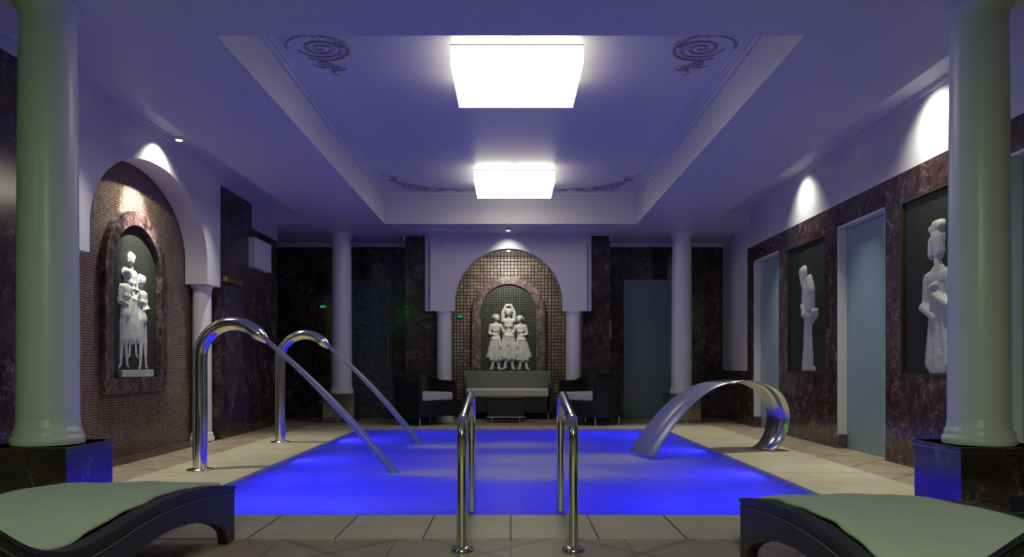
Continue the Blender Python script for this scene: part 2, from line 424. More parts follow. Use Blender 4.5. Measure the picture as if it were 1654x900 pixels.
# right wall: marble up to 2.785 with openings, white above
wx0, wx1 = RX, RX+.13
mb = MB(); zt = 2.785
ops = [(10.77, 11.90, 2.55), (7.71, 8.85, 2.53), (4.68, 5.81, 2.53)]
edges = [YR]+[v for o in sorted(ops) for v in o[:2]]+[12.2]
recs = [(9.16, 10.43), (6.13, 7.40)]      # relief recesses z .85-2.51
for i in range(0, len(edges), 2):
    a, b = edges[i], edges[i+1]
    rr = [r for r in recs if a < r[0] < b]
    if rr:
        r0, r1 = rr[0]
        mb.box(wx0, wx1, a, r0, 0, zt).box(wx0, wx1, r1, b, 0, zt).box(wx0, wx1, r0, r1, 0, .85).box(wx0, wx1, r0, r1, 2.51, zt)
    else:
        mb.box(wx0, wx1, a, b, 0, zt)
for a, b, z in ops: mb.box(wx0, wx1, a, b, z, zt)
struct(mb.build('wall_right', M['marble_right']))
struct(MB().box(wx0, wx1+.05, YR, 12.2, zt, ZR+.1).box(wx0, wx1+.05, 12.2, 12.95, .86, ZS+.05).box(RX+.08, wx1+.05, 12.95, 13.9, .86, ZS+.05).build('wall_right_upper', M['paint']))
struct(MB().box(wx0, wx1+.05, 12.2, 13.9, 0, .86).build('wall_right_dado', M['marble_right']))
struct(MB().box(wx1+.0, wx1+.12, YR, 12.4, -.1, zt).build('wall_right_backing', M['paint']))
mb = MB()
for a, b, z in ops:   # white reveals
    mb.box(RX+.005, wx1, b-.02, b+.002, 0, z).box(RX+.005, wx1, a-.002, a+.02, 0, z).box(RX+.005, wx1, a, b, z-.02, z+.002)
struct(mb.build('trim_5', M['paint']))
mb = MB()
for a, b, z in ops: mb.box(RX+.002, wx1, b-.035, b+.004, 0, .16)
struct(mb.build('trim_6', M['marble_plinth']))
gl_labels = ['blue frosted glass panel at the far end of the right wall',
             'blue frosted glass panel between the two carved panels on the right wall',
             'blue frosted glass panel half hidden right of the near right column']
for (a, b, z), lb in zip(ops, gl_labels):
    tag(MB().box(RX+.105, RX+.128, a+.021, b-.021, 0.002, z-.021).build('frosted_glass_panel', M['frost_blue']), lb, 'glass panel', 'frosted panels in the right wall')
struct(MB().box(RX-.03, RX, YR, 12.2, ZR-.045, ZR).box(LX, LX+.03, YR, 12.03, ZR-.045, ZR).box(LX, LX+.05, YR, 12.03, ZR-.02, ZR).build('trim_7', M['paint']))

# left wall
NY0, NY1 = 6.38, 9.86
struct(MB().box(LX-.15, LX, YR, NY0, 0, 3.25).box(LX-.15, LX, NY1, 11.06, 0, 3.25).box(LX-.15, LX, 11.06, 12.29, 0, 2.91).box(-4.5,-4.35,12.29,13.95,0,ZS+.05).box(-4.5,-4.0,NY1,9.95,0,3.2).box(-4.35,LX-.14,12.19,12.29,0,2.91).build('wall_left', M['marble']))
struct(MB().box(LX-.15, LX, YR, NY0, 3.25, ZR+.1).box(LX-.15, LX, NY1, 11.06, 3.25, ZR+.1).box(LX-.15, LX, 11.06, 12.29, 2.91, ZR+.1).box(-4.3,LX-.1,12.2,12.29,2.91,3.2).build('wall_left_upper', M['paint']))
# arch panel of the left wall
def arch_outline(c0, c1, cc, a, zb, z0, b, ztop, n=40):
    """panel from c0..c1, opening centred cc half width a, springing bottom zb, ellipse from z0 with rise b"""
    p = [(c0, ztop), (c0, zb), (cc-a, zb)]
    for i in range(n+1):
        th = PI-PI*i/n
        p.append((cc+a*math.cos(th), z0+b*math.sin(th)))
    p += [(cc+a, zb), (c1, zb), (c1, ztop)]
    return p
struct(MB().prism(arch_outline(NY0, NY1, 8.12, 1.32, 1.94, 2.2, .85, ZR+.05), 'x', LX-.27, LX).build('wall_left_arch', M['paint']))
struct(MB().box(-4.15, -3.98, NY0, NY1+.1, 0, ZR+.1).box(-3.98, LX-.02, NY0-.1, NY0+.01, 0, 1.93).build('wall_left_mosaic', M['mosaic_side']))
struct(MB().box(-3.98, LX-.002, NY0, NY1, 0, .012).build('trim_8', M['marble_frame']))

# back wall with central block and niche
BY = 13.13; BW = 13.9; NW = 14.2
struct(MB().box(-4.45, -1.25, BW, BW+.4, 0, ZS).box(1.25, 3.95, BW, BW+.4, 0, ZS)
       .box(-1.79, -1.25, BY, BW, 0, ZS).box(1.22, 1.68, BY, BW, 0, ZS).build('wall_back', M['marble_xz']))
struct(MB().box(-1.3, 1.25, NW, NW+.2, 0, 3.0).build('wall_back_mosaic', M['mosaic_back']))
struct(MB().box(-1.25, 1.22, BY+.02, NW, 2.93, ZS).build('ceiling_niche', M['marble_xz']))
ac = -.036
struct(MB().prism(arch_outline(-1.343, 1.27, ac, .90, 1.858, 2.0, .90, ZS), 'y', 12.92, 13.14)
       .prism(arch_outline(-1.44, 1.357, ac, .905, 1.858, 2.0, .905, ZS), 'y', 13.03, 13.13).build('wall_back_arch', M['paint']))
struct(MB().box(-4.35, -1.79, BW-.03, BW, ZS-.075, ZS).box(1.68, 3.83, BW-.03, BW, ZS-.075, ZS).box(-1.82,-1.79,BY,BW-.03,ZS-.075,ZS).box(1.68,1.71,BY,BW-.03,ZS-.075,ZS).build('trim_9', M['paint']))

# doors in the back wall
def glass_door(n, x0, x1, m, hx, lab):
    d = MB().box(x0, x1, BW-.022, BW-.004, 0.01, 2.48).build('door_%d' % n, m); struct(d)
    h = MB().tube([(hx, BW-.07, .86), (hx, BW-.07, 1.48)], .012, 10)
    h.tube([(hx, BW-.07, .92), (hx, BW-.022, .92)], .008, 8).tube([(hx, BW-.07, 1.42), (hx, BW-.022, 1.42)], .008, 8)
    h.build('handle', M['steel'], d)
glass_door(1, -3.02, -2.13, M['etched'], -2.19, '')
glass_door(2, 2.03, 2.98, M['frost_grey'], 2.115, '')

# half height flush panels and plates on the block
def plate(x, z0, z1, lab, y=BY):
    p = MB().box(x-.055, x+.055, y-.012, y, z0, z1).build('wall_plate', M['brass'], bevel=.003)
    tag(p, lab, 'wall plate', 'brass wall plates'); return p
plate(1.75, 1.43, 1.75, 'brass wall plate right of the back arch beside the frosted door', BW)
plate(-1.84, 1.43, 1.75, 'dim brass wall plate between the etched door and the back arch', BW)

# ------------------------------------------------------------------ columns
def column(x, y, lab):
    r = thing('column', lab, 'column', (x, y, 0), 0, 'white columns standing at the pool corners')
    MB().box(-.26, .26, -.26, .26, 0, .475).box(-.27, .27, -.27, .27, .44, .475).build('pedestal', M['marble_plinth'], r, bevel=.006, label='black marble pedestal with white veins')
    z = .475
    MB().lathe([(.200,z),(.203,z+.022),(.198,z+.045),(.188,z+.05),(.190,z+.07),(.184,z+.088),(.177,z+.092),(.175,z+.12),(.170,z+.15)]).build('base', M['column'], r)
    MB().lathe([(.171, z+.15), (.168, 1.4), (.162, 2.4), (.156, 2.98)], cap=False).build('shaft', M['column'], r)
    MB().lathe([(.156,2.98),(.157,3.06),(.165,3.085),(.178,3.10),(.190,3.125),(.190,ZS)]).build('capital', M['column'], r)
    return r
column(-2.815, 4.71, 'thick white column at the left edge, greenish sheen, above the left lounger')
column(2.85, 4.71, 'thick white column near the right edge, behind the right loungers')
column(-2.83, 13.05-.1, 'slim white column far left, in front of the etched glass door')
column(2.86, 13.05-.1, 'slim white column far right, beside the pale frosted door')
def arch_column(x, y, z1, lab, r=.125):
    t = thing('arch_column', lab, 'column', (x, y, 0), 0, 'white columns carrying the arches')
    MB().lathe([(r+.03,0),(r+.03,.06),(r+.015,.075),(r+.02,.1),(r+.003,.12)]).build('base', M['column'], t)
    MB().lathe([(r+.003,.12),(r-.005,z1-.1)], cap=False).build('shaft', M['column'], t)
    MB().lathe([(r-.005,z1-.1),(r,z1-.09),(r-.004,z1-.07),(r+.01,z1-.03),(r+.022,z1-.02),(r+.022,z1)]).build('capital', M['column'], t)
arch_column(-1.12, 13.03, 1.858, 'white column under the left foot of the back arch')
arch_column(1.05, 13.03, 1.858, 'white column under the right foot of the back arch')
arch_column(-3.845, 9.64, 1.94, 'white column under the far foot of the left wall arch', .115)
arch_column(-3.845, 6.60, 1.94, 'white column under the near foot of the left wall arch, behind the thick column', .115)

# ------------------------------------------------------------------ relief figures (height field on the panel)
def relief_mesh(caps, step, depth=.10, zmin=.022):
    xs = [c[0] for c in caps]+[c[3] for c in caps]; zs = [c[1] for c in caps]+[c[4] for c in caps]
    R = max(max(c[2], c[5]) for c in caps)+.02
    x0, x1, z0, z1 = min(xs)-R, max(xs)+R, min(zs)-R, max(zs)+R
    nx, nz = int((x1-x0)/step)+2, int((z1-z0)/step)+2
    gx, gz = np.meshgrid(x0+np.arange(nx)*step, z0+np.arange(nz)*step)
    Hh = np.full(gx.shape, -1.0)
    for c in caps:
        ax, az, ra, bx, bz, rb = c[:6]; off = c[6] if len(c) > 6 else 0; fold = c[7] if len(c) > 7 else 0
        dx, dz = bx-ax, bz-az; L = dx*dx+dz*dz+1e-9
        t_ = np.clip(((gx-ax)*dx+(gz-az)*dz)/L, 0, 1)
        px, pz = gx-(ax+dx*t_), gz-(az+dz*t_); r = ra+(rb-ra)*t_; d2 = px*px+pz*pz
        h = np.sqrt(np.maximum(r*r-d2, 0))
        if fold:
            side = (px*dz-pz*dx)/math.sqrt(L)
            h = h*(1-.22*fold)+h*.22*fold*np.cos(side/r*7.5+np.sin(t_*3)*1.2)
        h = np.where(d2 < r*r, h*.55+off*np.clip((1-np.sqrt(d2)/r)*2.2, 0, 1)**.8, -1)
        Hh = np.where((Hh > -.5) & (h > -.5), np.maximum(Hh, h)+.004*np.exp(-np.abs(Hh-h)/.008), np.maximum(Hh, h))
    ins = (Hh > 0.0) & (gz > zmin)
    G = np.where(ins, Hh, 0.0)
    for _ in range(3):
        Q = np.pad(G, 1, mode='edge'); G = (Q[1:-1,1:-1]*4+Q[:-2,1:-1]*2+Q[2:,1:-1]*2+Q[1:-1,:-2]*2+Q[1:-1,2:]*2+Q[:-2,:-2]+Q[2:,2:]+Q[:-2,2:]+Q[2:,:-2])/16
    Hh = np.where(ins, np.maximum(G, .002), 0)
    k = depth/max(Hh.max(), 1e-6)
    Hh = np.where(ins, Hh*k, 0)
    near = ins.copy()
    near[1:] |= ins[:-1]; near[:-1] |= ins[1:]; near[:, 1:] |= near[:, :-1].copy(); near[:, :-1] |= near[:, 1:].copy()
    idx = -np.ones(gx.shape, int); vs = []
    for j, i in zip(*np.nonzero(near)):
        idx[j, i] = len(vs); vs.append((gx[j, i], gz[j, i], Hh[j, i]))
    fs = []
    for j in range(nz-1):
        for i in range(nx-1):
            q = (idx[j,i], idx[j,i+1], idx[j+1,i+1], idx[j+1,i])
            if min(q) >= 0 and (ins[j,i] or ins[j,i+1] or ins[j+1,i+1] or ins[j+1,i]): fs.append(q)
    return vs, fs
def figure(name, caps, step, to3, m, parent, label, depth=.10):
    vs, fs = relief_mesh(caps, step, depth)
    mb = MB(); mb.add([to3(*v) for v in vs], fs, True)
    return mb.build(name, m, parent, label=label)

def body(cx, z0, u, lean=0, arms='down', skirt=False, tip=1, face=0, bare=True):
    """a standing figure of about 7.5 u, in panel coordinates"""
    c = []
    def P(x, z, r, x2, z2, r2, off=0, fold=0):
        sx = lambda X, Z: cx+(X+lean*(Z/7.5))*u
        c.append((sx(x,z), z0+z*u, r*u, sx(x2,z2), z0+z2*u, r2*u, off*u, fold))
    P(face*.03, 7.10, .42, face*.08, 6.86, .36, .25)                # skull to jaw
    P(-face*.34, 7.12, .17, -face*.40, 7.02, .13, .12)              # hair bun
    P(-face*.12-.10, 7.22, .22, -face*.12+.10, 7.22, .22, .28)      # hair
    P(face*.16-.02, 7.02, .05, face*.20, 6.92, .07, .50)            # nose
    P(face*.08-.12, 7.06, .045, face*.08-.11, 7.06, .045, .46); P(face*.08+.12, 7.06, .045, face*.08+.11, 7.06, .045, .46)
    P(face*.1-.06, 6.8, .04, face*.1+.06, 6.8, .04, .47)
    P(0, 6.6, .17, 0, 6.2, .19, .15)
    P(-.55, 6.0, .24, .55, 6.0, .24, .1)
    P(0, 5.75, .62, 0, 4.85, .42, 0)
    P(-.26, 5.35, .22, -.24, 5.3, .22, .30); P(.26, 5.35, .22, .24, 5.3, .22, .30)
    P(0, 4.8, .42, .05*tip, 4.05, .62, 0)
    if skirt:
        for q, (xe, ze) in enumerate(((-.95,1.75),(-.62,1.35),(-.28,1.5),(.05,1.2),(.38,1.45),(.70,1.3),(1.02,1.8))):
            P(-.42+.14*q, 4.2, .22, xe, ze, .24, .12+.1*(q % 2), 0)
        P(0, 4.3, .55, 0, 2.4, .72, .02, 1)
        P(-.45, 4.25, .16, .45, 4.15, .16, .35); P(.4*face, 4.2, .14, .75*face, 3.0, .18, .4)
    P(-.28, 3.9, .38, -.30+.1*tip, 2.15, .25, .05); P(-.30+.1*tip, 2.1, .25, -.42, .45, .13, .03); P(-.42, .3, .13, -.62, .12, .11, .02)
    P(.28, 3.9, .38, .34+.15*tip, 2.2, .25, .0); P(.34+.15*tip, 2.15, .25, .50, .45, .13, 0); P(.50, .3, .13, .70, .12, .11, 0)
    if arms == 'up':
        P(-.66, 6.0, .20, -.72, 7.0, .16, .05); P(-.72, 7.0, .16, -.30, 7.85, .12, .05)
        P(.66, 6.0, .20, .72, 7.0, .16, .05); P(.72, 7.0, .16, .30, 7.85, .12, .05); P(-.3, 7.9, .13, .3, 7.9, .13, .1)
    elif arms == 'right':
        P(.66, 6.0, .20, 1.05, 5.1, .16, .1); P(1.05, 5.1, .16, 1.5, 5.5, .11, .15)
        P(-.66, 6.0, .20, -.85, 4.9, .16, .1); P(-.85, 4.9, .16, .1, 4.7, .11, .3)
    elif arms == 'left':
        P(-.66, 6.0, .20, -1.05, 5.1, .16, .1); P(-1.05, 5.1, .16, -1.5, 5.5, .11, .15)
        P(.66, 6.0, .20, .85, 4.9, .16, .1); P(.85, 4.9, .16, -.1, 4.7, .11, .3)
    elif arms == 'shoulder_r':
        P(.62, 6.0, .20, 1.0, 5.2, .16, .15); P(1.0, 5.2, .16, 1.45, 5.9, .11, .2)
        P(-.66, 6.0, .20, -.80, 4.8, .16, .1); P(-.80, 4.8, .16, -.72, 3.7, .11, .1)
    elif arms == 'shoulder_l':
        P(-.62, 6.0, .20, -1.0, 5.2, .16, .15); P(-1.0, 5.2, .16, -1.45, 5.9, .11, .2)
        P(.66, 6.0, .20, .80, 4.8, .16, .1); P(.80, 4.8, .16, .72, 3.7, .11, .1)
    else:
        P(-.66, 6.0, .20, -.82, 4.8, .16, .1); P(-.82, 4.8, .16, -.1, 4.9, .12, .35)
        P(.66, 6.0, .20, .82, 4.8, .16, .1); P(.82, 4.8, .16, .1, 4.95, .12, .35)
    return c

def arch_frame_poly(c, a, z0, zt, n=32):
    zc = zt-a; p = [(c-a, z0)]
    for i in range(n+1):
        th = PI-PI*i/n; p.append((c+a*math.cos(th), zc+a*math.sin(th)))
    p.append((c+a, z0)); return p
def frame_strip(mb, inner, outer, axis, f0, f1):
    n = len(inner)
    def p3(p, t): return (t,p[0],p[1]) if axis == 'x' else (p[0],t,p[1])
    vs = []
    for p, q in zip(inner, outer): vs += [p3(p,f0), p3(q,f0), p3(q,f1), p3(p,f1)]
    fs = []
    for i in range(n):
        j = (i+1) % n
        for k in range(4):
            k2 = (k+1) % 4; fs.append((4*i+k, 4*j+k, 4*j+k2, 4*i+k2))
    mb.add(vs, fs)

# left niche: three standing figures
t = thing('relief_panel', 'arched mosaic relief of three embracing pale figures in the left wall niche', 'relief', (-3.98, 8.14, .66), 0, 'relief panels on the walls')
Z = -.66
inn = arch_frame_poly(0, .515, .815+Z, 2.41+Z); out = arch_frame_poly(0, .67, .665+Z, 2.565+Z)
mb = MB(); frame_strip(mb, inn, out, 'x', 0, .07); mb.build('frame', M['marble_frame'], t, bevel=.006, label='arched purple marble frame')
MB().prism(arch_frame_poly(0, .516, .81+Z, 2.411+Z), 'x', 0, .015).build('panel', M['panel_side'], t, label='dark green mosaic ground')
caps3 = body(-.22, .92+Z, .138, lean=.25, arms='right', face=1, tip=-1)
capsC = body(-.02, 1.02+Z, .148, lean=-.3, arms='down', skirt=True, face=-1)
capsR = body(.20, .90+Z, .136, lean=-.5, arms='left', face=-1)
to3 = lambda u, z, h: (.013+h*.9, u, z)
figure('figure', capsC, .007, to3, M['figure_side'], t, 'draped middle figure, tallest of three', .045)
figure('figure', caps3, .007, lambda u,z,h: (.018+h, u, z), M['figure_side'], t, 'bare left figure in profile', .06)
figure('figure', capsR, .007, lambda u,z,h: (.018+h, u, z), M['figure_side'], t, 'bare right figure in profile', .06)
MB().box(.013, .06, -.33, .36, .825+Z, .90+Z).build('plinth', M['figure_side'], t, bevel=.004)

# back niche: three dancers
t = thing('relief_panel', 'arched mosaic relief of three pale dancers above the sofa in the back arch', 'relief', (-.04, NW, .66), 0, 'relief panels on the walls')
inn = arch_frame_poly(0, .505, .815+Z, 2.43+Z); out = arch_frame_poly(0, .67, .665+Z, 2.565+Z)
mb = MB(); frame_strip(mb, inn, out, 'y', -.07, 0); mb.build('frame', M['marble_frame'], t, bevel=.006, label='arched purple marble frame')
MB().prism(arch_frame_poly(0, .506, .81+Z, 2.431+Z), 'y', -.015, 0).build('panel', M['panel_back'], t, label='dark green mosaic ground')
mk = lambda e: (lambda u, z, h: (u, -.016-h-e, z))
figure('dancer', body(-.245, .86+Z, .136, arms='right', skirt=True, face=1, lean=.1), .009, mk(.0), M['figure_back'], t, 'left dancer looking to the middle', .07)
figure('dancer', body(.27, .86+Z, .133, arms='left', skirt=True, face=-1, lean=-.5), .009, mk(.0), M['figure_back'], t, 'right dancer with trailing skirt', .07)
figure('dancer', body(.0, .86+Z, .150, arms='up', skirt=True), .009, mk(.012), M['figure_back'], t, 'middle dancer with both arms raised overhead', .085)

# right wall reliefs (rectangular); u runs towards the camera (screen right) = -Y
def right_relief(yc, hw, lab, caps, flab, dp=.09):
    t = thing('relief_panel', lab, 'relief', (RX+.045, yc, .85), 0, 'relief panels on the walls')
    MB().box(-.02, 0.08, -hw, hw, .0, 1.655).build('panel', M['panel_side'], t, label='dark green mosaic ground')
    mb = MB(); pi_ = [(-hw+.022, .022), (-hw+.022, 1.635), (hw-.022, 1.635), (hw-.022, .022)]; po = [(-hw, .0), (-hw, 1.657), (hw, 1.657), (hw, .0)]
    frame_strip(mb, pi_, po, 'x', -.05, -.018); mb.build('frame', M['brass_dark'], t, label='thin bronze edging')
    figure('figure', caps, .007, lambda u, z, h: (-.021-h, -u, z), M['figure_side'], t, flab, dp)
M['brass_dark'] = mat_plain('dark_bronze_edge', (.09,.075,.04), .4, .6)
capsA = [(-.10,1.28,.085,-.09,1.14,.055,.05),(-.08,1.14,.05,-.04,1.02,.06,.03),              # bowed head, veil
         (.04,1.16,.07,.09,1.02,.085,.05),(.09,1.02,.085,.10,.82,.075,.04),                    # rounded shoulder and back
         (-.02,1.05,.085,.03,.80,.10,.0),(-.12,1.15,.03,-.125,.86,.028,.02),                   # torso, far hanging arm
         (-.125,.86,.028,-.06,.74,.03,.06),(.10,.86,.04,.02,.72,.035,.07),                      # forearms folding in
         (-.07,.74,.045,.06,.72,.045,.08),(.06,.66,.06,.20,.74,.055,.06,1),                     # hands, bundle
         (.16,.76,.035,.22,.76,.03,.07),
         (.0,.78,.10,.0,.40,.11,.0,1),(.0,.40,.11,.01,.07,.125,.0,1),(-.09,.30,.03,-.11,.06,.045,.02,1),(.05,.6,.04,.09,.08,.05,.03,1),
         (-.13,.04,.04,.15,.04,.04,-.0)]
right_relief(9.795, .635, 'mosaic relief of a pale bowed veiled figure, farther of two on the right wall', [(c[0]*1.3+.03, c[1], c[2]*1.12, c[3]*1.3+.03, c[4], c[5]*1.12)+tuple(c[6:]) for c in capsA], 'pale bowed veiled figure', .06)
capsB = [(.0,1.22,.115,.02,1.10,.085,.06),(-.08,1.30,.05,.07,1.32,.055,.09),(-.11,1.20,.05,-.12,1.08,.045,.05),(.02,1.335,.05,.03,1.34,.04,.10),(-.03,1.34,.04,-.03,1.35,.03,.1),
         (.035,1.20,.014,.045,1.155,.022,.07),(.0,1.205,.014,.001,1.205,.014,.05),(.075,1.205,.014,.076,1.205,.014,.05),(.02,1.11,.013,.055,1.11,.013,.05),
         (.0,1.04,.06,.01,.92,.065,.05),(-.15,.87,.07,.17,.87,.075,.04),(.0,.84,.16,.0,.62,.14,.02,1),
         (-.20,.86,.065,-.23,.62,.055,.03),(-.23,.62,.055,-.02,.52,.045,.12),(.21,.86,.065,.24,.62,.055,.05),(.24,.62,.055,-.04,.74,.04,.16),
         (-.06,.77,.04,.02,.80,.03,.19),(.0,.58,.16,.0,.25,.19,.0,1),(.0,.25,.19,.0,.16,.20,.0,1),(.12,.55,.05,.19,.12,.07,.08,1),(-.10,.5,.05,-.15,.12,.07,.05,1),(.18,.58,.03,.24,.22,.05,.04,1)]
right_relief(6.765, .635, 'mosaic relief of a pale draped woman with folded arms, beside the near right column', [((c[0])*.92-.03, c[1]) + (c[2]*.95,) + (c[3]*.92-.03, c[4], c[5]*.95)+tuple(c[6:]) for c in capsB], 'pale draped woman with folded arms', .075)

# ------------------------------------------------------------------ ceiling lamps
def ceiling_lamp(x, y0, lab, wd=1.08):
    t = thing('ceiling_lamp', lab, 'ceiling lamp', (x, y0+wd/2, 3.40), 0, 'square ceiling lamps')
    h = wd/2
    MB().box(-h+.004, h-.004, -h+.004, h-.004, 0, .012).build('diffuser', M['lamp_shade'], t, label='glowing white square diffuser')
    mb = MB(); mb.box(-h, h, -h, -h+.004, 0, .145).box(-h, h, h-.004, h, 0, .145).box(-h, -h+.004, -h+.004, h-.004, 0, .145).box(h-.004, h, -h+.004, h-.004, 0, .145)
    mb.build('shade', M['lamp_side'], t, label='glowing fabric sides')
    mb = MB(); e = h+.003; q = h-.012
    mb.box(-e, e, -e, -q, .145, .152).box(-e, e, q, e, .145, .152).box(-e, -q, -q, q, .145, .152).box(q, e, -q, q, .145, .152)
    mb.box(-q, q, -.02, .02, .140, .150).box(-.02, .02, -q, q, .140, .150).box(-.03, .03, -.03, .03, .150, .22)
    mb.build('canopy', M['brass_dark'], t, label='thin dark top frame')
    return t
ceiling_lamp(.05, 6.28, 'large glowing square ceiling lamp, nearer of the two in the recess')
ceiling_lamp(.05, 10.30, 'glowing square ceiling lamp at the far end of the recess')
# unseen lamp assumed behind the camera, for the greenish light on the foreground
t_ = thing('ceiling_lamp', 'unseen square ceiling lamp assumed behind the camera over the loungers', 'ceiling lamp', (0, -1.6, 2.99), 0, 'square ceiling lamps')
MB().box(-.5, .5, -.5, .5, .0, .155).build('diffuser', M['white_plastic'], t_)
light('rear_lamp_light', 'AREA', (0, -1.6, 2.97), REAR_W, (.86, 1.0, .62), size=1.0, size_y=1.0)

# ------------------------------------------------------------------ spotlights
def spot(loc, tgt, w, ang, lab, blend=.35, base=.03, col=(1,.97,.82), group='small recessed spotlights'):
    t = thing('spotlight', lab, 'spotlight', loc, 0, group)
    MB().lathe([(.045, .0), (.045, base), (.03, base+.002)], n=24).build('housing', M['white_plastic'], t)
    MB().lathe([(.028, -.004), (.028, -.001)], n=20).build('lens', M['spot_lens'], t)
    l = light('spot_light', 'SPOT', (loc[0], loc[1], loc[2]-.012), w, col, aim((loc[0],loc[1],loc[2]-.012), tgt), spot=math.radians(ang), blend=blend, radius=.02)
    return t
spot((-3.45, 8.05, 3.29), (-3.98, 8.15, 2.25), SPOT_W*2.0, 120, 'tiny bright spotlight above the left wall arch', blend=1)
spot((3.36, 9.78, 3.39), (3.80, 9.78, 2.72), SPOT_W*1.0, 105, 'spotlight over the bowed figure relief on the right wall', blend=1)
spot((3.36, 6.76, 3.39), (3.80, 6.76, 2.72), SPOT_W*1.5, 115, 'spotlight over the draped woman relief on the right wall', blend=1)
spot((-.04, 12.45, ZS-.03), (-.04, 13.1, 2.5), SPOT_W*.6, 80, 'spotlight in the ceiling in front of the back arch', blend=1)
spot((-.04, 13.20, 2.899), (-.04, 14.2, 2.3), SPOT_W*2.6, 130, 'spotlight hidden behind the top of the back arch', blend=1)
light('arch_spot_light', 'SPOT', (-3.45, 8.05, 3.27), SPOT_W*9, (1,.97,.82), aim((-3.45,8.05,3.27), (-3.98,8.18,2.45)), spot=math.radians(46), blend=.8, radius=.02)
for i, (x, y) in enumerate(((3.36, 5.9), (3.36, 8.3), (3.36, 11.0), (-3.36, 6.6), (-3.36, 9.4))):
    spot((x, y, 3.39), (x*.88, y, 0), WALK_W*(1.0 if x > 0 else .95), 66, 'spotlight in the %s ceiling channel, shining down on the %s' % ('right' if x > 0 else 'left', ['floor by the near glass panel','floor by the middle glass panel','floor by the far glass panel','floor by the near left column','floor by the far left spout'][i]), blend=1)

# ------------------------------------------------------------------ ceiling scrollwork
def spiral(cx, cy, r0, r1, turns, a0, sgn=1, n=60):
    return [(cx+(r0+(r1-r0)*i/n)*math.cos(a0+sgn*2*PI*turns*i/n), cy+(r0+(r1-r0)*i/n)*math.sin(a0+sgn*2*PI*turns*i/n)) for i in range(n+1)]
def scroll(name, lab, strokes, origin, sx=1):
    mb = MB()
    for pts, r in strokes:
        n = len(pts); rr = [r*(.45+.55*math.sin(PI*min(1, max(.08, i/(n-1))))) for i in range(n)]
        mb.tube([(sx*(p[0]), p[1], -.006) for p in pts], rr, 8, flat=.45)
    o = mb.build(name, M['plaster_brown'], loc=origin)
    tag(o, lab, 'scroll ornament', 'painted scrolls in the ceiling corners'); return o
def wave(x0, y0, x1, y1, amp, k, n=40):
    L = math.hypot(x1-x0, y1-y0); ux, uy = (x1-x0)/L, (y1-y0)/L
    return [(x0+ux*L*i/n - uy*amp*math.sin(k*PI*i/n)*(1-.4*i/n), y0+uy*L*i/n + ux*amp*math.sin(k*PI*i/n)*(1-.4*i/n)) for i in range(n+1)]
near_str = [(spiral(0, 0, .015, .20, 2.4, .6), .017), ([(p[0]*1.25-.02, p[1]*1.3+.0) for p in spiral(0, 0, .19, .21, .85, 2.2, -1)], .018),
            (spiral(-.06, .34, .01, .09, 1.5, 0), .013), (spiral(.05, .42, .01, .07, 1.4, 2.5, -1), .013), (wave(0, .24, .02, .60, .05, 3), .014),
            (spiral(.18, -.10, .01, .07, 1.3, 1), .014), (wave(-.02, -.22, -.05, -.95, .10, 4), .016), (spiral(-.12, -1.0, .01, .11, 1.6, 0), .014), (wave(-.1, -1.05, .5, -1.1, .07, 3), .014)]
scroll('ceiling_scroll', 'dark spiral scroll painted on the recess ceiling, near left corner', near_str, (-1.60, 6.52, ZC-.0), 1)
scroll('ceiling_scroll', 'dark spiral scroll painted on the recess ceiling, near right corner', near_str, (1.60, 6.52, ZC-.0), -1)
far_str = [(spiral(0,0,.02,.16,2,0), .016), (spiral(.18,.10,.01,.12,1.6,2), .02), (spiral(-.14,-.22,.01,.10,1.5,1,-1), .015), (spiral(-.22,-.45,.01,.09,1.4,0), .014),
           (wave(-.05,-.1,-.30,-.85,.08,4), .016), (wave(.1,.12,1.05,.22,.06,7), .015), (spiral(.42,.12,.01,.09,1.5,0), .014), (spiral(.68,.18,.01,.07,1.4,2,-1), .013), (wave(-.1,.2,.5,.26,.04,4), .016)]
scroll('ceiling_scroll', 'dark leafy scroll painted in the far left corner of the recess ceiling', far_str, (-1.48, 11.58, ZC), 1)
scroll('ceiling_scroll', 'dark leafy scroll painted in the far right corner of the recess ceiling', far_str, (1.48, 11.58, ZC), -1)

# ------------------------------------------------------------------ water and underwater lamps
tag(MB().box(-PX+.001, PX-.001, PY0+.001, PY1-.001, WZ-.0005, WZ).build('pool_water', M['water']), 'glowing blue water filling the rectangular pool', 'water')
bpy.data.objects['pool_water']['kind'] = 'stuff'
pl = []
for sx in (-1, 1):
    for y, z in (((5.4,-.6),(6.85,-.22),(8.75,-.22),(10.6,-.6)) if sx > 0 else ((5.4,-.6),(7.86,-.22),(9.95,-.22),(6.6,-.6))): pl.append((sx*(PX-.03), y, z, -sx, 0))
for x in (-1.1, 1.1): pl += [(x, PY1-.03, -.55, 0, -1), (x, PY0+.03, -.55, 0, 1)]
words_ = ['left side', 'right side']
for i, (x, y, z, dx, dy) in enumerate(pl):
    loc = (x+dx*.05, y+dy*.05, z)
    light('underwater_light', 'AREA', loc, POOL_W*(1.1 if dx else .55), BLUE, aim(loc, (x+dx, y+dy, z+.05)), size=.30)

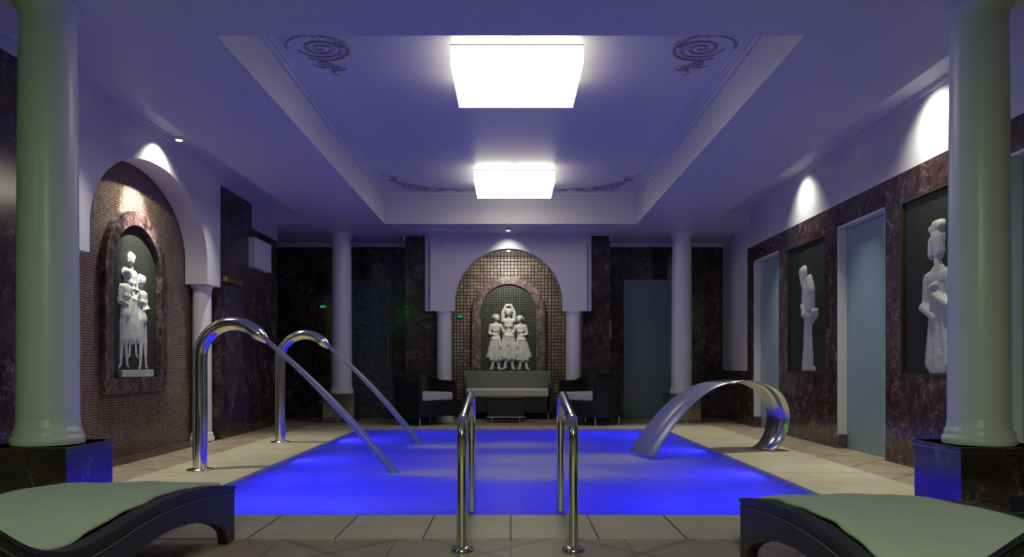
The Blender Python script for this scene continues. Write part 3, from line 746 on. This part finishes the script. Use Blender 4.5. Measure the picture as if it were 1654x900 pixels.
# ------------------------------------------------------------------ chrome handrails
def arc(c, r, a0, a1, n=10):
    return [(c[0]+r*math.cos(a0+(a1-a0)*i/n), c[1]+r*math.sin(a0+(a1-a0)*i/n)) for i in range(n+1)]
def fillet(P, R, n=8):
    out = [Vector(P[0])]
    for i in range(1, len(P)-1):
        a, b, c = Vector(P[i-1]), Vector(P[i]), Vector(P[i+1]); u = (a-b).normalized(); v = (c-b).normalized()
        r = R[i-1]; s = b+u*r; e = b+v*r
        for k in range(n+1):
            f = k/n; out.append(s*(1-f)**2+b*2*f*(1-f)+e*f*f)
    out.append(Vector(P[-1])); return out
def handrail(x, lab):
    t = thing('handrail', lab, 'handrail', (x, 3.96, 0), 0, 'chrome pool handrails')
    path = fillet([(0,0,0),(0,0,.665),(0,.87,.775),(0,1.00,.66),(0,1.00,-.6)], [.10,.10,.10], 10)
    MB().tube(path, .0255, 20).build('rail', M['steel'], t)
    MB().lathe([(.058,.004),(.058,.014),(.045,.022),(.028,.026)], n=32).build('flange', M['steel'], t)
handrail(-.25, 'left chrome handrail at the near edge of the pool')
handrail(.32, 'right chrome handrail at the near edge of the pool')

# ------------------------------------------------------------------ water spouts
def spout(y, x0, tipx, tipz, landx, lab, jlab):
    t = thing('water_spout', lab, 'water spout', (x0, y, 0), 0, 'curved chrome water spouts left of the pool')
    R = .305; zc = 1.02
    pts = [(0,0,.02), (0,0,.5), (0,0,zc-.05)]
    for i in range(25):
        a = PI-(PI-math.radians(48))*i/24
        pts.append((R+R*math.cos(a), 0, zc+R*1.0*math.sin(a)))
    MB().tube(pts, [.064]*3+[.064-.006*i/24 for i in range(25)], 28).build('pipe', M['steel'], t)
    e = Vector(pts[-1]); d = (e-Vector(pts[-2])).normalized()
    MB().tube([e-d*.01, e+d*.03, e+d*.125, e+d*.13], [.061,.060,.026,.022], 28).build('nozzle', M['steel'], t)
    MB().lathe([(.115,.004),(.115,.014),(.068,.016),(.066,.03)], n=40).build('base_plate', M['steel_brushed'], t)
    s = e+d*.134; L = landx-(x0+s.x); P = []; Rr = []
    n = 24; slope = d.z/d.x; zl = WZ-.03-s.z
    q = (zl-slope*L)/(L*L)
    for i in range(n+1):
        f = i/n; P.append((s.x+L*f, 0, s.z+slope*L*f+q*(L*f)**2)); Rr.append(.020+.022*f)
    j = MB().tube(P, Rr, 16).build('water_jet', M['jet'], loc=(x0, y, 0)); tag(j, jlab, 'water jet', 'water jets falling into the pool')
spout(6.985, -2.805, 0, 0, -1.03, 'near curved chrome water spout at the left pool edge', 'long water jet from the near left spout')
spout(9.5, -2.83, 0, 0, -1.10, 'far curved chrome water spout at the left pool edge', 'water jet from the far left spout')

# swan neck waterfall on the right
ang = math.atan2(-.34, -.94)
t = thing('waterfall_spout', 'wide curved steel waterfall blade standing on the right pool edge', 'water spout', (2.90, 8.65, 0), ang)
prof = [(.10,.012),(.02,.06),(-.05,.14),(-.095,.25),(-.115,.36),(-.10,.47),(-.05,.58),(.03,.665),(.14,.725),(.28,.765),(.42,.785),(.56,.78),(.66,.765)]
def smooth_poly(P, k=4):
    out = []
    for i in range(len(P)-1):
        p0, p1, p2, p3 = P[max(i-1,0)], P[i], P[i+1], P[min(i+2, len(P)-1)]
        for j in range(k):
            f = j/k
            out.append(tuple(.5*((2*p1[a])+(-p0[a]+p2[a])*f+(2*p0[a]-5*p1[a]+4*p2[a]-p3[a])*f*f+(-p0[a]+3*p1[a]-3*p2[a]+p3[a])*f**3) for a in (0,1)))
    out.append(P[-1]); return out
def ribbon(prof, w0, w1, th):
    P = smooth_poly(prof); n = len(P); vs = []; fs = []
    for i, (s_, z_) in enumerate(P):
        a = P[max(i-1,0)]; b = P[min(i+1,n-1)]; dx, dz = b[0]-a[0], b[1]-a[1]; L = math.hypot(dx, dz) or 1; nx, nz = -dz/L*th, dx/L*th
        hw = (w0+(w1-w0)*i/(n-1))/2
        vs += [(s_,-hw,z_),(s_,hw,z_),(s_+nx,hw,z_+nz),(s_+nx,-hw,z_+nz)]
    for i in range(n-1):
        for k in range(4): fs.append((4*i+k, 4*i+(k+1)%4, 4*(i+1)+(k+1)%4, 4*(i+1)+k))
    fs += [(0,1,2,3), (4*n-4,4*n-3,4*n-2,4*n-1)]
    return MB().add(vs, fs, True)
ribbon(prof, .34, .46, -.014).build('blade', M['steel_brushed'], t)
MB().box(-.10, .14, -.22, .22, .004, .014).build('base_plate', M['steel_brushed'], t, bevel=.003)
sheetp = [(s_, .768-.70*(s_-.60)**2) for s_ in [.672+.02*i for i in range(60)]]
sheetp = [p for p in sheetp if p[1] > WZ+.012]
o = ribbon(sheetp, .44, .52, -.008).build('water_sheet', M['sheet'], loc=(2.90, 8.65, 0)); o.rotation_euler = (0,0,ang)
tag(o, 'wide translucent sheet of water falling from the steel blade', 'water jet', 'water jets falling into the pool')

# ------------------------------------------------------------------ loungers
PROF = [(0,.292),(.10,.308),(.3,.335),(.63,.358),(.9,.358),(1.1,.345),(1.3,.322),(1.5,.312),(1.62,.325),(1.78,.375),(1.93,.46),(2.1,.57),(2.3,.70)]
def prof_z(u):
    for (a, za), (b, zb) in zip(PROF, PROF[1:]):
        if u <= b:
            f = (u-a)/(b-a); f2 = f; return za+(zb-za)*f2
    return PROF[-1][1]
SP = smooth_poly(PROF, 5)
def under_z(u):
    if u < .12: return 0
    if u < 1.50: return .03+.19*max(0, math.sin(PI*min(1,max(0,(u-.10)/(1.42)))))**.55
    if u < 1.66: return 0.0
    return min(.62, .0+(u-1.66)*.85)
def lounger(loc, rz, lab, tlab, zs=1):
    """local: u along -y (foot end at y=0), x across, width .86"""
    W = .43
    t = thing('chaise_lounge', lab, 'lounger', loc, rz, 'black wicker wave loungers')
    def side(x0, x1):
        mb = MB(); vs = []; fs = []; us = sorted(set([round(.02*i, 3) for i in range(116)]+[.12,.121,1.50,1.501,1.659,1.66]))
        us = [u for u in us if u <= 2.3]
        for u in us:
            zt_ = prof_z_s(u)-.012; zb_ = min(under_z(u), zt_-.10)
            sl = .012*(1-min(1,u/.3))*((.31-zb_)/.31)
            vs += [(x0,-u,zb_),(x1,-u,zb_),(x1,-u,zt_),(x0,-u,zt_)]
        for i in range(len(us)-1):
            for k in range(4): fs.append((4*i+k, 4*i+(k+1)%4, 4*(i+1)+(k+1)%4, 4*(i+1)+k))
        n = len(us); fs += [(0,1,2,3),(4*n-4,4*n-3,4*n-2,4*n-1)]
        mb.add(vs, fs); return mb
    side(-W, -W+.05).build('side_panel', M['wicker'], t); side(W-.05, W).build('side_panel', M['wicker'], t)
    def slab(xa, xb, d0, d1, ua=0, ub=2.3, wob=0, nx=1):
        vs = []; fs = []; us = [ua+(ub-ua)*i/90 for i in range(91)]; m = nx+1
        for u in us:
            for s_ in (0, 1):
                for k in range(m):
                    x = xa+(xb-xa)*k/nx
                    dz = 0
                    if wob and s_:
                        dz = wob*(.5*math.sin(u*7+x*5+math.sin(x*9))+.35*math.sin(u*15-x*11)+.25*math.sin(x*23+u*4))
                        dz -= .012*(abs(2*k/nx-1)**8)
                    ed = (.01*math.sin(u*9)+.006*math.sin(u*23)) if wob and k in (0, nx) else 0
                    vs.append((x+ed, -u, prof_z_s(u)+(d1 if s_ else d0)+dz))
        for i in range(90):
            a = i*2*m; b = (i+1)*2*m
            for k in range(nx):
                fs.append((a+k, a+k+1, b+k+1, b+k)); fs.append((a+m+k, a+m+k+1, b+m+k+1, b+m+k))
            fs.append((a, b, b+m, a+m)); fs.append((a+m-1, b+m-1, b+2*m-1, a+2*m-1))
        for a in (0, 90*2*m):
            for k in range(nx): fs.append((a+k, a+k+1, a+m+k+1, a+m+k))
        return MB().add(vs, fs, bool(wob))
    slab(-W+.05, W-.05, -.07, -.012).build('seat', M['wicker'], t)
    slab(-W-.006, -W+.052, -.014, .004).build('rim', M['wicker'], t); slab(W-.052, W+.006, -.014, .004).build('rim', M['wicker'], t)
    for sx in (-1, 1):
        MB().tube([(sx*(W+.004), -u, prof_z_s(u)-.05) for u in [2.3*i/60 for i in range(61)]], .004, 6).build('piping', M['piping'], t, label='thin tan piping line')
    mb = MB().box(-W+.05, W-.05, -.045, 0, .12, .262); mb.build('end_panel', M['wicker'], t)
    mb = MB().box(-W+.05, W-.05, -1.60, -1.56, .05, .28); mb.build('cross_panel', M['wicker'], t)
    tw = slab(-W+.074, W-.074, -.003, .022, .02, 2.28, .0055, 24).build('towel', M['towel'], loc=loc); tw.rotation_euler = (0,0,rz)
    tag(tw, tlab, 'towel', 'pale towels on the loungers')
    t.scale = (1, 1, zs); tw.scale = (1, 1, zs)
    return t
_su = [p[0] for p in SP]; _sz = [p[1] for p in SP]
def prof_z_s(u): return float(np.interp(u, _su, _sz))
lounger((-1.93, 4.20, 0), 0, 'black wicker wave lounger at the lower left, left of the pool', 'pale green rumpled towel covering the left lounger')
lounger((1.56, 3.81, 0), 0, 'black wicker wave lounger at the lower right, nearer the pool', 'pale smooth towel covering the right lounger nearer the pool')
lounger((2.545, 3.28, 0), 0, 'black wicker lounger cut off by the right edge of the view', 'pale towel on the lounger at the right edge', 1.32)

# ------------------------------------------------------------------ wicker seats at the back
def tub_shell(mb, wd, dp, zb, zback, zarm, th, n=28, fr=3.2):
    """U shaped shell, open to -y"""
    a = wd/2; b = dp/2; pts = []
    for i in range(n+1):
        th_ = PI*1.0*i/n   # from +x side round the back to -x
        c, s_ = math.cos(th_), math.sin(th_)
        e = 2/fr
        pts.append((a*math.copysign(abs(c)**e, c), b*abs(s_)**e, abs(s_)))
    outer = [(a, -b, 0)]+pts+[(-a, -b, 0)]
    vs = []; fs = []
    for x, y, s_ in outer:
        k = 1-th/a; ky = 1-th/b if y > 0 else 1
        zt_ = zarm+(zback-zarm)*min(1, max(0, (y+b*.1)/(b*.9)))
        vs += [(x,y,zb),(x,y,zt_-.01),(x*(1-.2*th/a),y*(1-.2*th/b),zt_),(x*(k+.2*th/a),y*ky,zt_),(x*k,y*ky,zt_-.01),(x*k,y*ky,zb)]
    m = 6
    for i in range(len(outer)-1):
        for k in range(m): fs.append((m*i+k, m*i+(k+1)%m, m*(i+1)+(k+1)%m, m*(i+1)+k))
    n_ = len(outer); fs += [tuple(range(m)), tuple(range(m*n_-m, m*n_))]
    mb.add(vs, fs, False)
def tub_chair(loc, rz, lab, clab):
    t = thing('wicker_armchair', lab, 'armchair', loc, rz, 'black wicker tub armchairs by the back wall')
    mb = MB(); tub_shell(mb, .80, .74, .13, .82, .70, .07); mb.build('shell', M['wicker'], t, bevel=.004)
    MB().box(-.325, .325, -.365, .28, .14, .385).build('seat_base', M['wicker'], t, bevel=.01)
    MB().box(-.32, .32, -.375, .27, .39, .52).build('cushion', M['cushion'], t, bevel=.03, seg=4, label=clab)
    for x in (-.36, .36):
        for y in (-.34, .22): MB().tube([(x, y, 0.0), (x, y, .14)], .014, 10).build('leg', M['steel_brushed'], t)
    return t
tub_chair((-1.42, 12.47, 0), math.radians(48), 'black wicker tub armchair with white cushion, left of the sofa', 'white seat cushion')
tub_chair((1.32, 12.47, 0), math.radians(-48), 'black wicker tub armchair with white cushion, right of the sofa', 'white seat cushion')
t = thing('wicker_sofa', 'grey and black wicker sofa with long pale cushion under the back relief', 'sofa', (-.06, 13.72, 0), 0)
MB().box(-.70, .70, -.27, .24, .12, .39).build('seat_base', M['wicker'], t, bevel=.01)
MB().prism([(-.76,.40),(-.79,.84),(.79,.84),(.76,.40)], 'y', .20, .28).build('backrest', M['wicker_grey'], t, bevel=.012, label='grey woven backrest')
MB().box(-.72, .72, -.29, .20, .395, .535).build('cushion', M['cushion'], t, bevel=.025, seg=4, label='long pale seat cushion')
for sx in (-1, 1):
    MB().prism([(-.28,.12),(-.28,.55),(.1,.62),(.27,.80),(.27,.12)], 'x', sx*.73, sx*.79).build('armrest', M['wicker'], t, bevel=.01)
    for y in (-.24, .24): MB().tube([(sx*.72, y, 0), (sx*.72, y, .13)], .014, 10).build('leg', M['steel_brushed'], t)
t = thing('coffee_table', 'low black wicker table in front of the sofa', 'table', (-.08, 12.98, 0), 0)
MB().box(-.33, .33, -.22, .22, .39, .42).build('tabletop', M['wicker'], t, bevel=.006)
MB().box(-.31, .31, -.20, .20, .10, .39).build('body', M['wicker'], t, bevel=.01)
MB().box(-.32, .32, -.21, -.20, .085, .10).build('foot_rail', M['steel_brushed'], t)
for sx in (-1, 1):
    for sy in (-1, 1): MB().tube([(sx*.23, sy*.18, 0), (sx*.23, sy*.18, .10)], .012, 10).build('leg', M['steel_brushed'], t)

# ------------------------------------------------------------------ small wall items
t = thing('wall_speaker', 'white rectangular box fixed high on the left marble wall beside the arch', 'wall box', (LX, 11.27, 2.335), 0)
MB().box(0, .10, -.37, .37, 0, .42).build('housing', M['white_plastic'], t, bevel=.008)
MB().box(.10, .104, -.33, .33, .03, .39).build('grille', M['paint'], t)
o = MB().box(LX, LX+.06, 9.93, 10.55, 2.02, 2.09).build('brass_rail', M['brass'], bevel=.01); tag(o, 'short brass rail on the marble wall right of the left arch', 'rail')
for loc, lab in (((-2.0*0-3.37, BW-.012, 2.0), 'green reflection built as a small glowing lens on the back wall left of the far left column'), ((-.93, NW-.012, 1.84), 'green reflection built as a glowing lens on the mosaic at the left inside of the back arch')):
    t = thing('green_reflection', lab, 'green reflection', loc, 0, 'green reflections built as glowing lenses on the back wall')  # glowing stand-in for a green reflection on the wall, not a lamp
    MB().box(-.06, .06, -.006, .012, -.03, .03).build('housing', M['wicker'], t, bevel=.004)  # added backing box behind the glowing reflection
    MB().box(-.05, .05, -.010, -.006, -.022, .022).build('lens', M['green_lit'], t, label='glowing lens in place of a green reflection')

t = thing('emergency_light', 'green emergency light high on the left wall behind the camera', 'emergency light', (LX, 1.6, 2.5), 0)
MB().box(0, .05, -.18, .18, 0, .18).build('housing', M['white_plastic'], t, bevel=.006)
MB().box(.05, .054, -.16, .16, .02, .16).build('lens', M['green_lit'], t)
light('emergency_light_glow', 'AREA', (LX+.08, 1.6, 2.59), 9, (.12, 1, .25), (0, -PI/2, 0), size=.3, size_y=.14)
